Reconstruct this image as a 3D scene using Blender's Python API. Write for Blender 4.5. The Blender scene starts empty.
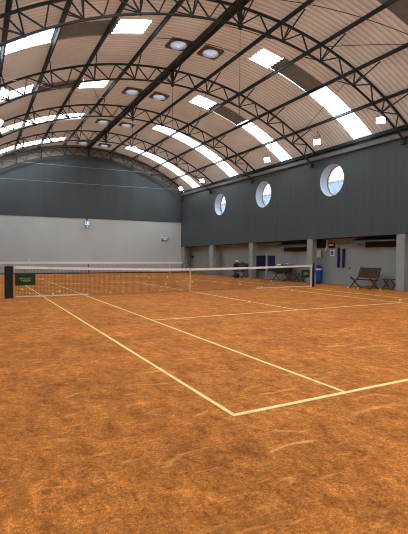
import bpy, math, random
from mathutils import Vector, Matrix
random.seed(7)
S = bpy.context.scene
COL = S.collection
PI = math.pi

# ------------------------------------------------------------------ helpers
class MB:
    """collects shapes, then links them as one mesh object"""
    def __init__(s): s.v = []; s.f = []; s.mi = []; s.sm = []; s.cur = 0
    def add(s, vs, fs, smooth=False):
        b = len(s.v); s.v += [tuple(p) for p in vs]
        for f in fs:
            s.f.append([b + i for i in f]); s.mi.append(s.cur); s.sm.append(smooth)
        return s
    def box(s, x0, x1, y0, y1, z0, z1, M=None):
        p = [Vector(q) for q in ((x0,y0,z0),(x1,y0,z0),(x1,y1,z0),(x0,y1,z0),(x0,y0,z1),(x1,y0,z1),(x1,y1,z1),(x0,y1,z1))]
        if M is not None: p = [M @ q for q in p]
        return s.add(p, [(0,3,2,1),(4,5,6,7),(0,1,5,4),(1,2,6,5),(2,3,7,6),(3,0,4,7)])
    def bbox(s, x0, x1, y0, y1, z0, z1, b=.01, M=None):
        """box with chamfered vertical and horizontal edges"""
        xs = (x0, x0+b, x1-b, x1); pts = []
        def ring(d, z):
            return [(x0+d+b,y0+d,z),(x1-d-b,y0+d,z),(x1-d,y0+d+b,z),(x1-d,y1-d-b,z),(x1-d-b,y1-d,z),(x0+d+b,y1-d,z),(x0+d,y1-d-b,z),(x0+d,y0+d+b,z)]
        pts = ring(b,z0)+ring(0,z0+b)+ring(0,z1-b)+ring(b,z1)
        pts = [Vector(q) for q in pts]
        if M is not None: pts = [M @ q for q in pts]
        fs = [tuple(range(7,-1,-1)), tuple(range(24,32))]
        for k in range(3):
            for i in range(8):
                j = (i+1) % 8; fs.append((k*8+i, k*8+j, (k+1)*8+j, (k+1)*8+i))
        return s.add(pts, fs)
    def bar(s, a, b, w, h=None, up=(0,0,1), ext=0.0):
        """rectangular bar from a to b"""
        a = Vector(a); b = Vector(b); h = h or w
        d = (b-a).normalized(); u = Vector(up)
        if abs(d.dot(u)) > .98: u = Vector((1,0,0))
        r = d.cross(u).normalized(); u = r.cross(d)
        a = a - d*ext; b = b + d*ext
        p = []
        for c in (a, b):
            for (i, j) in ((-1,-1),(1,-1),(1,1),(-1,1)): p.append(c + r*(i*w/2) + u*(j*h/2))
        return s.add(p, [(3,2,1,0),(4,5,6,7),(0,1,5,4),(1,2,6,5),(2,3,7,6),(3,0,4,7)])
    def tube(s, pts, r, n=8, caps=True):
        pts = [Vector(p) for p in pts]; rings = []
        rr = r if isinstance(r, (list, tuple)) else [r]*len(pts)
        pr = None
        for i, p in enumerate(pts):
            d = (pts[min(i+1,len(pts)-1)] - pts[max(i-1,0)]).normalized()
            u = pr if pr is not None else (Vector((0,0,1)) if abs(d.z) < .9 else Vector((1,0,0)))
            a = d.cross(u).normalized(); pr = a.cross(d).normalized()
            rings.append([p + (a*math.cos(t) + pr*math.sin(t))*rr[i] for t in [2*PI*k/n for k in range(n)]])
        vs = [q for R_ in rings for q in R_]; fs = []
        for i in range(len(pts)-1):
            for k in range(n):
                j = (k+1) % n; fs.append((i*n+k, i*n+j, (i+1)*n+j, (i+1)*n+k))
        s.add(vs, fs, n > 6)
        if caps:
            s.add(rings[0], [tuple(range(n-1,-1,-1))]); s.add(rings[-1], [tuple(range(n))])
        return s
    def lathe(s, prof, M=None, n=24, cap=True):
        """prof: (r, z) pairs about the z axis"""
        vs = []; fs = []
        for (r, z) in prof:
            for k in range(n):
                t = 2*PI*k/n; q = Vector((r*math.cos(t), r*math.sin(t), z))
                vs.append(M @ q if M is not None else q)
        m = len(prof)
        for i in range(m-1):
            for k in range(n):
                j = (k+1) % n; fs.append((i*n+k, i*n+j, (i+1)*n+j, (i+1)*n+k))
        if cap: fs += [tuple(range(n-1,-1,-1)), tuple(range((m-1)*n, m*n))]
        return s.add(vs, fs, True)
    def ball(s, c, rx, ry=None, rz=None, n=14, m=8, M=None, fn=None):
        ry = ry or rx; rz = rz or rx; vs = []; fs = []
        for i in range(m+1):
            ph = PI*i/m
            for k in range(n):
                t = 2*PI*k/n
                q = Vector((rx*math.sin(ph)*math.cos(t), ry*math.sin(ph)*math.sin(t), -rz*math.cos(ph)))
                if fn: q = fn(q)
                q = Vector(c) + q
                vs.append(M @ q if M is not None else q)
        for i in range(m):
            for k in range(n):
                j = (k+1) % n; fs.append((i*n+k, i*n+j, (i+1)*n+j, (i+1)*n+k))
        return s.add(vs, fs, True)
    def build(s, name, mats, parent=None):
        me = bpy.data.meshes.new(name); me.from_pydata(s.v, [], s.f)
        if not isinstance(mats, (list, tuple)): mats = [mats]
        for m in mats: me.materials.append(m)
        for p, i, sm in zip(me.polygons, s.mi, s.sm): p.material_index = i; p.use_smooth = sm
        me.validate(); me.update()
        o = bpy.data.objects.new(name, me); COL.objects.link(o)
        if parent is not None: o.parent = parent
        return o

def thing(o, label, cat, group=None, kind=None):
    o['label'] = label; o['category'] = cat
    if group: o['group'] = group
    if kind: o['kind'] = kind
    return o
def empty(name, loc, label, cat, group=None, rz=0.0):
    o = bpy.data.objects.new(name, None); COL.objects.link(o)
    o.location = loc; o.rotation_euler = (0,0,rz); o.empty_display_size = .2
    return thing(o, label, cat, group)
def struct(o, label=None):
    o['kind'] = 'structure'
    if label: o['label'] = label
    return o
def copy_tree(o, parent=None):
    c = o.copy(); COL.objects.link(c)
    if parent is not None: c.parent = parent
    for ch in list(o.children): copy_tree(ch, c)
    return c

# ------------------------------------------------------------------ materials
def new_mat(name):
    m = bpy.data.materials.new(name); m.use_nodes = True
    nt = m.node_tree; nt.nodes.clear()
    out = nt.nodes.new('ShaderNodeOutputMaterial')
    return m, nt, out
def N(nt, t, **kw):
    n = nt.nodes.new(t)
    for k, v in kw.items():
        if k in n.inputs: n.inputs[k].default_value = v
        else: setattr(n, k, v)
    return n
def rgb(c): return (c[0], c[1], c[2], 1)
def srgb(r, g, b):
    f = lambda c: (c/255/12.92) if c/255 <= .04045 else ((c/255+.055)/1.055)**2.4
    return (f(r), f(g), f(b))
def mat(name, col, rough=.6, metal=0.0, var=.12, scale=6.0, bump=0.0, spec=.2, stretch=(1,1,1)):
    m, nt, out = new_mat(name)
    b = N(nt, 'ShaderNodeBsdfPrincipled', Roughness=rough, Metallic=metal)
    b.inputs['Specular IOR Level'].default_value = spec
    tc = N(nt, 'ShaderNodeTexCoord'); mp = N(nt, 'ShaderNodeMapping'); mp.inputs['Scale'].default_value = stretch
    nt.links.new(tc.outputs['Object'], mp.inputs['Vector'])
    no = N(nt, 'ShaderNodeTexNoise', Scale=scale, Detail=4.0, Roughness=.6)
    nt.links.new(mp.outputs[0], no.inputs['Vector'])
    cr = N(nt, 'ShaderNodeValToRGB'); e = cr.color_ramp.elements
    e[0].position = .3; e[1].position = .7
    e[0].color = rgb([c*(1-var) for c in col]); e[1].color = rgb([min(1, c*(1+var)) for c in col])
    nt.links.new(no.outputs['Fac'], cr.inputs[0]); nt.links.new(cr.outputs[0], b.inputs['Base Color'])
    if bump:
        bp = N(nt, 'ShaderNodeBump', Strength=bump, Distance=.01)
        nt.links.new(no.outputs['Fac'], bp.inputs['Height']); nt.links.new(bp.outputs[0], b.inputs['Normal'])
    nt.links.new(b.outputs[0], out.inputs[0])
    return m
def emit(name, col, strength):
    m, nt, out = new_mat(name)
    e = N(nt, 'ShaderNodeEmission', Color=rgb(col), Strength=strength)
    nt.links.new(e.outputs[0], out.inputs[0]); return m
def sheet(name, tint, trans, body, mixf=.5):
    """translucent roofing sheet: part clear, part scattering"""
    m, nt, out = new_mat(name)
    t = N(nt, 'ShaderNodeBsdfTransparent', Color=rgb(tint))
    l = N(nt, 'ShaderNodeBsdfTranslucent', Color=rgb(trans))
    d = N(nt, 'ShaderNodeBsdfDiffuse', Color=rgb(body))
    a = N(nt, 'ShaderNodeMixShader', Fac=.5); b = N(nt, 'ShaderNodeMixShader', Fac=mixf)
    no = N(nt, 'ShaderNodeTexNoise', Scale=3.0, Detail=5.0)
    tc = N(nt, 'ShaderNodeTexCoord'); nt.links.new(tc.outputs['Object'], no.inputs['Vector'])
    mr = N(nt, 'ShaderNodeMapRange'); mr.inputs['From Min'].default_value = .3; mr.inputs['From Max'].default_value = .7
    mr.inputs['To Min'].default_value = max(0, mixf-.12); mr.inputs['To Max'].default_value = min(1, mixf+.12)
    nt.links.new(no.outputs['Fac'], mr.inputs['Value']); nt.links.new(mr.outputs[0], b.inputs[0])
    nt.links.new(l.outputs[0], a.inputs[1]); nt.links.new(d.outputs[0], a.inputs[2])
    nt.links.new(t.outputs[0], b.inputs[1]); nt.links.new(a.outputs[0], b.inputs[2])
    nt.links.new(b.outputs[0], out.inputs[0]); return m

def clay_material():
    m, nt, out = new_mat('red_clay')
    L = nt.links.new
    b = N(nt, 'ShaderNodeBsdfPrincipled', Roughness=.9); b.inputs['Specular IOR Level'].default_value = .15
    tc = N(nt, 'ShaderNodeTexCoord')
    def noise(scale, detail=6.0, rough=.6, stretch=None, rot=0, dist=0.0):
        n = N(nt, 'ShaderNodeTexNoise', Scale=scale, Detail=detail, Roughness=rough, Distortion=dist)
        if stretch:
            mp = N(nt, 'ShaderNodeMapping'); mp.inputs['Scale'].default_value = stretch; mp.inputs['Rotation'].default_value = (0,0,rot)
            L(tc.outputs['Object'], mp.inputs[0]); L(mp.outputs[0], n.inputs['Vector'])
        else: L(tc.outputs['Object'], n.inputs['Vector'])
        return n
    def ramp(src, p0, p1, c0, c1):
        r = N(nt, 'ShaderNodeValToRGB'); e = r.color_ramp.elements
        e[0].position = p0; e[1].position = p1; e[0].color = rgb(c0); e[1].color = rgb(c1)
        L(src.outputs['Fac'], r.inputs[0]); return r
    def mix(a, bb, fac, mode='MIX'):
        x = N(nt, 'ShaderNodeMix', data_type='RGBA', blend_type=mode)
        if isinstance(fac, float): x.inputs[0].default_value = fac
        else: L(fac.outputs[0], x.inputs[0])
        for s, i in ((a, 6), (bb, 7)):
            if isinstance(s, tuple): x.inputs[i].default_value = rgb(s)
            else: L(s.outputs[2] if s.bl_idname == 'ShaderNodeMix' else s.outputs[0], x.inputs[i])
        return x
    A = CLAY
    base = ramp(noise(.9, 7, .65), .32, .68, [c*.76 for c in A], [min(1, c*1.16) for c in A])
    med = ramp(noise(4.5, 8, .7, (1,.6,1), .5), .34, .66, (.62,.58,.54), (1.14,1.14,1.12))
    c = mix(base, med, 1.0, 'MULTIPLY')
    fine = ramp(noise(42, 4, .75), .34, .66, (.58,.54,.50), (1.3,1.3,1.3))
    c = mix(c, fine, 1.0, 'MULTIPLY')
    clump = ramp(noise(13, 6, .72, (1,.75,1), .3, .5), .36, .62, (.66,.61,.57), (1.12,1.13,1.15))
    c = mix(c, clump, 1.0, 'MULTIPLY')
    grit = ramp(noise(120, 3, .7), .36, .64, (.66,.63,.60), (1.25,1.25,1.25))
    c = mix(c, grit, 1.0, 'MULTIPLY')
    # damp darker patches
    dark = ramp(noise(1.6, 6, .62, (1.0,1.5,1), .4, .6), .60, .74, (0,0,0), (.7,.7,.7))
    c = mix(c, tuple(x*.58 for x in A), dark)
    # dry scuffs: stretched pale flecks that run along the sliding direction
    sc = ramp(noise(2.4, 5, .6, (.9,3.2,1), .35, 1.4), .585, .68, (0,0,0), (.55,.55,.55))
    c = mix(c, (min(1,A[0]*1.30), A[1]*1.5, A[2]*1.8), sc)
    sk = ramp(noise(7.0, 4, .6, (.5,4.0,1), .9, .8), .62, .70, (0,0,0), (.5,.5,.5))
    c = mix(c, (min(1,A[0]*1.25), A[1]*1.45, A[2]*1.7), sk)
    # curved slide marks left near the baseline
    wob = noise(14, 4, .7)
    for (ax, ay, ar, mx, my, ml, wd, amt) in ((-5.42,-13.10,.535,-5.42,-12.57,.30,.022,.8), (-4.25,-13.50,1.17,-4.25,-12.33,.42,.03,.5), (-5.50,-12.80,.49,-5.30,-12.36,.2,.015,.5),
                                          (-3.0,-12.9,1.05,-3.1,-11.9,.5,.04,.45), (-2.2,-11.6,1.2,-2.0,-10.4,.6,.05,.4), (-7.6,-12.3,.35,-7.3,-12.35,.3,.05,-.5), (-6.3,-13.6,.4,-6.2,-13.2,.25,.05,-.5)):
        def dist(x, y):
            n = N(nt, 'ShaderNodeVectorMath', operation='DISTANCE'); L(tc.outputs['Object'], n.inputs[0]); n.inputs[1].default_value = (x, y, 0); return n.outputs['Value']
        def m2(op, a, bb):
            n = N(nt, 'ShaderNodeMath', operation=op)
            for i, s_ in enumerate((a, bb)):
                if isinstance(s_, (int, float)): n.inputs[i].default_value = s_
                else: L(s_, n.inputs[i])
            return n.outputs[0]
        w_ = m2('MULTIPLY', m2('SUBTRACT', wob.outputs['Fac'], .5), .10)
        rd = m2('ABSOLUTE', m2('ADD', m2('SUBTRACT', dist(ax, ay), ar), w_), 0)
        def fall(src, a, bb):
            n = N(nt, 'ShaderNodeMapRange', interpolation_type='SMOOTHSTEP'); L(src, n.inputs['Value'])
            n.inputs['From Min'].default_value = a; n.inputs['From Max'].default_value = bb; n.inputs['To Min'].default_value = 1; n.inputs['To Max'].default_value = 0
            return n.outputs[0]
        k_ = m2('MULTIPLY', m2('MULTIPLY', fall(rd, 0, wd*1.6), fall(dist(mx, my), ml*.5, ml)), abs(amt))
        x = N(nt, 'ShaderNodeMix', data_type='RGBA'); L(k_, x.inputs[0]); L(c.outputs[2], x.inputs[6])
        x.inputs[7].default_value = rgb((min(1, A[0]*1.3), A[1]*1.55, A[2]*2.0) if amt > 0 else tuple(q*.5 for q in A)); c = x
    L(c.outputs[2], b.inputs['Base Color'])
    bn = noise(70, 4, .7); bm = noise(6, 5, .6)
    ad = N(nt, 'ShaderNodeMath', operation='ADD'); L(bn.outputs['Fac'], ad.inputs[0]); L(bm.outputs['Fac'], ad.inputs[1])
    bp = N(nt, 'ShaderNodeBump', Strength=.8, Distance=.014); L(ad.outputs[0], bp.inputs['Height'])
    L(bp.outputs[0], b.inputs['Normal']); L(b.outputs[0], out.inputs[0])
    return m

def roof_mat():
    """weathered fibre sheet, with translucency added as fill light for its dark underside"""
    m, nt, out = new_mat('corrugated_roof_sheet')
    tc = N(nt, 'ShaderNodeTexCoord'); no = N(nt, 'ShaderNodeTexNoise', Scale=.7, Detail=5.0)
    nt.links.new(tc.outputs['Object'], no.inputs['Vector'])
    def ramp(c, v):
        r = N(nt, 'ShaderNodeValToRGB'); e = r.color_ramp.elements; e[0].position = .3; e[1].position = .7
        e[0].color = rgb([x*(1-v) for x in c]); e[1].color = rgb([x*(1+v) for x in c])
        nt.links.new(no.outputs['Fac'], r.inputs[0]); return r
    d = N(nt, 'ShaderNodeBsdfDiffuse'); t = N(nt, 'ShaderNodeBsdfTranslucent'); a = N(nt, 'ShaderNodeAddShader')
    nt.links.new(ramp((.60,.58,.56), .08).outputs[0], d.inputs[0]); nt.links.new(ramp((.0165,.0125,.0094), .12).outputs[0], t.inputs[0])  # translucent colour is an added faint glow that lifts the roof's shade
    # colour stripes that paint in the side-lit shading of the corrugation
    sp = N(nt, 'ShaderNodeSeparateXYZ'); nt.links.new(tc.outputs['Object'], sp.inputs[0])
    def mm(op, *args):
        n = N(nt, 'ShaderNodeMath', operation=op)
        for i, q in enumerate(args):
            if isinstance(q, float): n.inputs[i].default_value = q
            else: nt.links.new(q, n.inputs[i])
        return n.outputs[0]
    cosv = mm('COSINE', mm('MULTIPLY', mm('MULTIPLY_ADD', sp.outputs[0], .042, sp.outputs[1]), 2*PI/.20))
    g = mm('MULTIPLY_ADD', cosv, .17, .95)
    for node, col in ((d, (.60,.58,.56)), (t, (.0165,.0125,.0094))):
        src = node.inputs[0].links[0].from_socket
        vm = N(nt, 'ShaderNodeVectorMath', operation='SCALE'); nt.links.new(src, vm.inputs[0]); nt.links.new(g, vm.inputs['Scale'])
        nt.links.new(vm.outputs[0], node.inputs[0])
    nt.links.new(d.outputs[0], a.inputs[0]); nt.links.new(t.outputs[0], a.inputs[1]); nt.links.new(a.outputs[0], out.inputs[0])
    return m
CLAY = (.71, .252, .048)
M = {}
M['clay'] = clay_material()
M['dark_wall'] = mat('dark_grey_paint', (.069,.083,.088), .55, var=.10, scale=1.2, stretch=(1,6,.15))
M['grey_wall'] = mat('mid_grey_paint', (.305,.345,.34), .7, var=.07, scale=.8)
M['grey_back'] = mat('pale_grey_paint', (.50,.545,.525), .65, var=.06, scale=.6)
M['pillar'] = mat('pillar_grey_paint', (.29,.32,.31), .7, var=.06, scale=2)
M['ledge'] = mat('concrete_ledge', (.15,.16,.16), .7, var=.12, scale=2)
M['timber'] = mat('red_brown_timber', (.055,.030,.022), .7, var=.25, scale=5, stretch=(1,.3,4))
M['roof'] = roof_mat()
M['gable'] = mat('brown_gable_sheet', (.24,.20,.165), .75, var=.2, scale=3)
M['steel'] = mat('dark_grey_steel', (.040,.045,.045), .6, var=.2, scale=3, spec=.15)
M['steel_light'] = mat('dull_grey_wire', (.30,.30,.28), .5, var=.1)
M['clear'] = sheet('white_translucent_sheet', (.96,.98,1.0), (.9,.9,.9), (.8,.8,.78), .45)
M['dirty'] = sheet('grimy_translucent_sheet', (.006,.004,.003), (.012,.009,.006), (.24,.20,.16), .72)
M['dome'] = sheet('frosted_dome', (.05,.053,.058), (.10,.106,.115), (.55,.57,.60), .6)
M['frame_brown'] = mat('dark_brown_frame', (.20,.155,.125), .7)
M['white_line'] = mat('cream_court_tape', (.86,.65,.27), .7, var=.18, scale=9)
M['net_tape'] = mat('off_white_net_tape', (.90,.88,.80), .7, var=.06, scale=14)
M['dusty_tape'] = mat('clay_dusted_tape', (.52,.26,.10), .8, var=.2, scale=9)
M['strap'] = mat('beige_net_strap', (.70,.50,.26), .8, var=.12, scale=14)
M['cord'] = mat('dark_net_cord', (.045,.045,.042), .8, var=.1)
M['post'] = mat('black_green_post', (.018,.021,.019), .45, var=.2, scale=5)
M['pad'] = mat('dark_post_pad', (.022,.026,.024), .6, var=.2, scale=8, bump=.15)
M['banner'] = mat('dark_green_banner', (.022,.050,.026), .7, var=.2, scale=12)
M['banner_print'] = mat('pale_green_print', (.24,.29,.11), .7, var=.15, scale=20)
M['banner_mid'] = mat('leaf_green_print', (.10,.17,.045), .7, var=.15, scale=20)
M['wood'] = mat('weathered_dark_wood', (.060,.030,.017), .65, var=.35, scale=7, stretch=(8,1,8))
M['wood_leg'] = mat('grey_brown_wood', (.095,.070,.048), .65, var=.3, scale=7)
M['black'] = mat('black_fabric', (.016,.016,.018), .8, var=.25, scale=15)
M['white'] = mat('white_plastic', (.80,.80,.78), .45, var=.03)
M['white_cloth'] = mat('white_cloth', (.78,.78,.76), .85, var=.05)
M['grey_cloth'] = mat('grey_cloth', (.055,.06,.07), .85, var=.2, scale=10)
M['navy'] = mat('navy_tarpaulin', (.012,.024,.085), .6, var=.25, scale=9)
M['blue_bin'] = mat('blue_bin_plastic', (.022,.10,.58), .4, var=.1)
M['blue_lid'] = mat('dark_blue_lid', (.018,.075,.40), .4, var=.1)
M['blue_print'] = mat('blue_print', (.05,.16,.48), .5, var=.05)
M['slate'] = mat('slate_blue_board', (.12,.13,.15), .55, var=.15, scale=4)
M['ball'] = mat('yellow_felt', (.90,.84,.22), .85, var=.08, scale=60, bump=.2)
M['red_dial'] = emit('red_dial', (.9,.16,.12), .5)
M['lamp'] = emit('floodlight_led', (.93,.97,1.0), 160.0)
M['blue_glow'] = emit('pale_blue_screen', (.45,.72,1.0), 1.1)
M['white_glow'] = emit('white_indicator', (1,1,1), 1.0)
M['reveal'] = mat('white_reveal_paint', (.60,.68,.80), .7, var=.03)
M['rim'] = mat('tan_window_rim', (.42,.33,.24), .6, var=.1)
M['grass_out'] = mat('outside_ground', (.12,.12,.11), .9)
M['facade'] = mat('pale_pink_render', (.78,.66,.62), .8, var=.05)
M['facade_blue'] = mat('blue_grey_glazing', (.55,.68,.82), .4, var=.25, scale=.7, stretch=(1,3,6))

def glass_mat():
    m, nt, out = new_mat('tinted_window_glass')
    t = N(nt, 'ShaderNodeBsdfTransparent', Color=rgb((.37,.385,.40)))
    g = N(nt, 'ShaderNodeBsdfGlossy', Roughness=.05, Color=rgb((.9,.95,1)))
    x = N(nt, 'ShaderNodeMixShader', Fac=.05)
    nt.links.new(t.outputs[0], x.inputs[1]); nt.links.new(g.outputs[0], x.inputs[2]); nt.links.new(x.outputs[0], out.inputs[0])
    return m
M['glass'] = glass_mat()

# ------------------------------------------------------------------ hall geometry
XC, RB, ZT, SK = .15, 12.475, 8.955, .042      # crown of the vault, lower chord radius, its top, skew of the frames
ZC = ZT - RB
RT = RB + .60                                   # upper chord radius
RR = RB + .83                                   # roof sheet radius
STEP = .1365                                    # purlin spacing on the arc (radians)
XR, XW = 7.94, 8.80                             # pillar face and recessed wall on the right
XL = -7.95                                      # left wall
YB, YF = 18.05, -18.6                           # back and front walls
TR = [-3.23, 2.14, 7.51, 12.88, 17.70]          # frames
def vp(th, v, r):
    x = XC + r*math.sin(th); return Vector((x, v - SK*x, ZC + r*math.cos(th)))
def frame_at(th, v, r):
    """matrix: x along the arc, y along the hall, z up through the roof"""
    p = vp(th, v, r); ax = Vector((math.cos(th), 0, -math.sin(th))); az = Vector((math.sin(th), 0, math.cos(th))); ay = Vector((0,1,0))
    return Matrix(((ax.x,ay.x,az.x,p.x),(ax.y,ay.y,az.y,p.y),(ax.z,ay.z,az.z,p.z),(0,0,0,1)))
def zlow(y): return 2.16 + (17.6 - y)*.0101     # lower edge of the dark wall
def zledge(y): return 6.46 + (y + 3.5)*.0085

# floor
f = MB(); f.box(-9, 12, YF-.4, YB+.6, -.3, 0); struct(f.build('floor', M['clay']), 'orange clay court floor')

# right wall: upper dark skin with three round openings
WIN = [(.43, 5.18, .79), (6.05, 5.18, .79), (11.22, 5.10, .77)]
TH = .50
def wall_right():
    m = MB(); n = 64
    y0, y1 = YF, YB + .3
    cells = []; half = 1.0
    zb, zt = 4.1, 6.2
    edges = [y0] + [e for w in WIN for e in (w[0]-half, w[0]+half)] + [y1]
    def quad(ya, yb_, za0, za1, zb0, zb1, x, flip):
        p = [(x,ya,za0),(x,yb_,za1),(x,yb_,zb1),(x,ya,zb0)]
        m.add(p, [(0,1,2,3) if flip else (3,2,1,0)])
    for side, x in ((0, XR), (1, XR+TH)):
        top = (lambda y: 6.95) if side else (lambda y: zledge(y) - .05)
        quad(y0, y1, zlow(y0), zlow(y1), zb, zb, x, side)
        quad(y0, y1, zt, zt, top(y0), top(y1), x, side)
        for i in range(0, len(edges), 2): quad(edges[i], edges[i+1], zb, zb, zt, zt, x, side)
        for (wy, wz, wr) in WIN:
            outer = []; inner = []
            for k in range(n):
                t = 2*PI*(k+.5)/n; c, s_ = math.cos(t), math.sin(t)
                inner.append((x, wy+wr*c, wz+wr*s_))
                q = 1/max(abs(c), abs(s_))
                yy = wy + half*c*q; s2 = s_*q
                outer.append((x, yy, (zt if s2 > 0 else zb) if abs(s2) > .9999 else wz + (s2*(zt-wz) if s2 > 0 else s2*(wz-zb))))
            fs = [(k, (k+1) % n, n+(k+1) % n, n+k) for k in range(n)]
            m.add(outer+inner, fs)
    m.cur = 1
    for (wy, wz, wr) in WIN:                     # reveals
        vs = []
        for x in (XR, XR+TH):
            for k in range(n):
                t = 2*PI*(k+.5)/n; vs.append((x, wy+wr*math.cos(t), wz+wr*math.sin(t)))
        m.add(vs, [(k, (k+1) % n, n+(k+1) % n, n+k) for k in range(n)], True)
    m.cur = 2                                    # red-brown soffit over the recess
    m.add([(XR,y0,zlow(y0)),(XW,y0,zlow(y0)),(XW,y1,zlow(y1)),(XR,y1,zlow(y1))], [(0,1,2,3)])
    m.cur = 0                                    # upstand behind the ledge
    m.box(XR+.46, XR+TH+.02, y0, y1, 6.3, 6.9)
    return m.build('wall_right', [M['dark_wall'], M['reveal'], M['timber']])
struct(wall_right(), 'dark grey upper wall over a paler recess')
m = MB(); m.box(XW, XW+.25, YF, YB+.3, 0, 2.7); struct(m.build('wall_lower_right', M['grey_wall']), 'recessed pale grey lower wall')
m = MB()
for a, b in ((YF, YB),):
    z0, z1 = zledge(a), zledge(b)
    m.add([(XR-.16,a,z0-.18),(XR-.16,b,z1-.18),(XR-.16,b,z1),(XR-.16,a,z0),(XR+.47,a,z0-.18),(XR+.47,b,z1-.18),(XR+.47,b,z1),(XR+.47,a,z0)],
          [(0,1,2,3),(3,2,6,7),(4,5,1,0),(7,6,5,4),(0,3,7,4),(1,5,6,2)])
struct(m.build('trim_1', M['ledge']), 'pale ledge along the top of the right wall')

# round windows: rim and pane deep in the reveal
for i, (wy, wz, wr) in enumerate(WIN):
    R_ = Matrix.Translation((XR+TH-.02, wy, wz)) @ Matrix.Rotation(PI/2, 4, 'Y')
    w = MB(); w.lathe([(wr-.005,0),(wr-.005,.05),(wr-.05,.05),(wr-.05,0),(wr-.005,0)], R_, 64, False)
    wo = struct(w.build('window_%d' % (i+1), M['rim']), 'round window high in the right wall')
    g = MB(); g.lathe([(wr-.04,.02),(wr-.04,.03)], R_, 64, True); g.build('pane', M['glass'], wo)

# pillars in front of the recess
for i, (py, w) in enumerate([(-3.47,.40),(1.93,.42),(7.33,.42),(12.50,.52),(17.4,.5),(-8.9,.42),(-14.3,.42)]):
    p = MB(); p.bbox(XR, XR+.31, py-w/2, py+w/2, 0, zlow(py)+.004, .012)
    struct(p.build('pillar', M['pillar']))

# back wall: dark upper field down to 4.22 m, paler below
m = MB()
def prism(mb, prof, v0, v1):
    n = len(prof)
    vs = [(x, v0-SK*x, z) for x, z in prof] + [(x, v1-SK*x, z) for x, z in prof]
    fs = [tuple(range(n)), tuple(range(2*n-1, n-1, -1))] + [(i, i+n, (i+1) % n+n, (i+1) % n) for i in range(n)]
    mb.add(vs, fs)
arc = []
for k in range(41):
    th = .66 - 1.32*k/40; q = vp(th, 0, RR-.03); arc.append((q.x, q.z))
arc2 = []
for k in range(41):
    th = .66 - 1.32*k/40; q = vp(th, 0, RB-.02); arc2.append((q.x, q.z))
prism(m, [(XL-.2,4.22),(XR+.2,4.22)] + [(XR+.2, arc2[0][1])] + arc2 + [(XL-.2, arc2[-1][1])], YB-.03, YB+.3)
m.cur = 2
prism(m, [(XL-.2,6)] + arc2[::-1] + [(XR+.2,6), (XR+.2, arc[0][1])] + arc + [(XL-.2, arc[-1][1])], YB, YB+.3)
m.cur = 1
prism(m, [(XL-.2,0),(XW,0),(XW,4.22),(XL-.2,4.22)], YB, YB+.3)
struct(m.build('wall_back', [M['dark_wall'], M['grey_back'], M['gable']]), 'back wall, dark above and pale grey below')
m = MB(); prism(m, [(XL,0),(XW,0),(XW,.07),(XL,.07)], YB-.05, YB)
struct(m.build('baseboard_back', M['steel']))
# left and front walls
m = MB(); m.box(XL-.3, XL, YF, YB+.6, 2.3, 6.95); m.cur = 1; m.box(XL-.3, XL, YF, YB+.6, 0, 2.3)
struct(m.build('wall_left', [M['dark_wall'], M['grey_wall']]))
m = MB(); prism(m, [(XL-.2,4.22),(XW,4.22)] + [(XW, arc[0][1])] + arc + [(XL-.2, arc[-1][1])], YF-.4, YF)
m.cur = 1; prism(m, [(XL-.2,0),(XW,0),(XW,4.22),(XL-.2,4.22)], YF-.4, YF)
struct(m.build('wall_front', [M['dark_wall'], M['grey_wall']]))

# roof: corrugated vault with openings for the rooflights
PERIOD, PV = .20, .05
def snap(v): return round(v/PV)*PV
def corr(v): return .034*math.cos(2*PI*v/PERIOD)
def patch(mb, ths, v0, v1, r, skip=None, flip=False):
    nv = int(round((v1-v0)/PV)) + 1
    vs = []
    for th in ths:
        for j in range(nv):
            v = v0 + j*PV; vs.append(vp(th, v, r + corr(v)))
    fs = []
    for i in range(len(ths)-1):
        tm = .5*(ths[i]+ths[i+1])
        for j in range(nv-1):
            if skip and skip(tm, v0+(j+.5)*PV): continue
            fs.append((i*nv+j, i*nv+j+1, (i+1)*nv+j+1, (i+1)*nv+j))
    mb.add(vs, fs, True)
EAVE = .660
# rooflights: (th0, th1, v0, v1, material, label)
SKY = [
 (.415, EAVE, -1.28, -.26, 'clear', 'wide white rooflight strip nearest the camera on the right, ending above the wall ledge'),
 (.180, .250, -1.17, -.17, 'clear', 'single square white rooflight right of the ridge, largest and nearest of the squares there'),
 (.250, .415, -1.25, -.25, 'dirty', 'grimy brown rooflight between the near square rooflight and the near right strip'),
 (-.247, -.163, -1.02, 0.02, 'clear', 'single white rooflight at the top of the photo left of the ridge'),
 (-.645, -.415, -.92, .10, 'clear', 'bright white rooflight strip at the top left, nearest the camera on that side'),
 (-.415, -.247, -.95, .05, 'dirty', 'grimy brown rooflight between the top left bright strip and a small white panel'),
 (.405, EAVE, 4.25, 5.18, 'clear', 'white rooflight strip on the right between second and third roof trusses'),
 (.180, .260, 4.35, 5.43, 'clear', 'single white rooflight right of the ridge in the second bay from the camera'),
 (.260, .405, 4.32, 5.30, 'dirty', 'grimy brown rooflight joining the second bay square to the strip below it'),
 (-.247, -.155, 4.75, 5.75, 'clear', 'small white rooflight left of the ridge in the second bay from the camera'),
 (-.645, -.420, 4.20, 5.20, 'clear', 'white rooflight strip at the left photo edge in the second bay'),
 (-.420, -.247, 4.50, 5.50, 'dirty', 'grimy brown rooflight left of the small second bay rooflight'),
 (.183, EAVE, 9.72, 10.85, 'clear', 'long unbroken white rooflight strip on the right in the third bay'),
 (-.645, -.153, 9.95, 11.20, 'clear', 'long unbroken white rooflight strip on the left in the third bay'),
 (.186, EAVE, 15.45, 16.60, 'clear', 'long white rooflight strip on the right nearest the back wall'),
 (-.645, -.153, 15.75, 17.05, 'clear', 'long white rooflight strip on the left nearest the back wall'),
 (.22, EAVE, -6.75, -5.70, 'dirty', 'grimy brown rooflight strip cut by the top right photo corner'),
]
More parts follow.
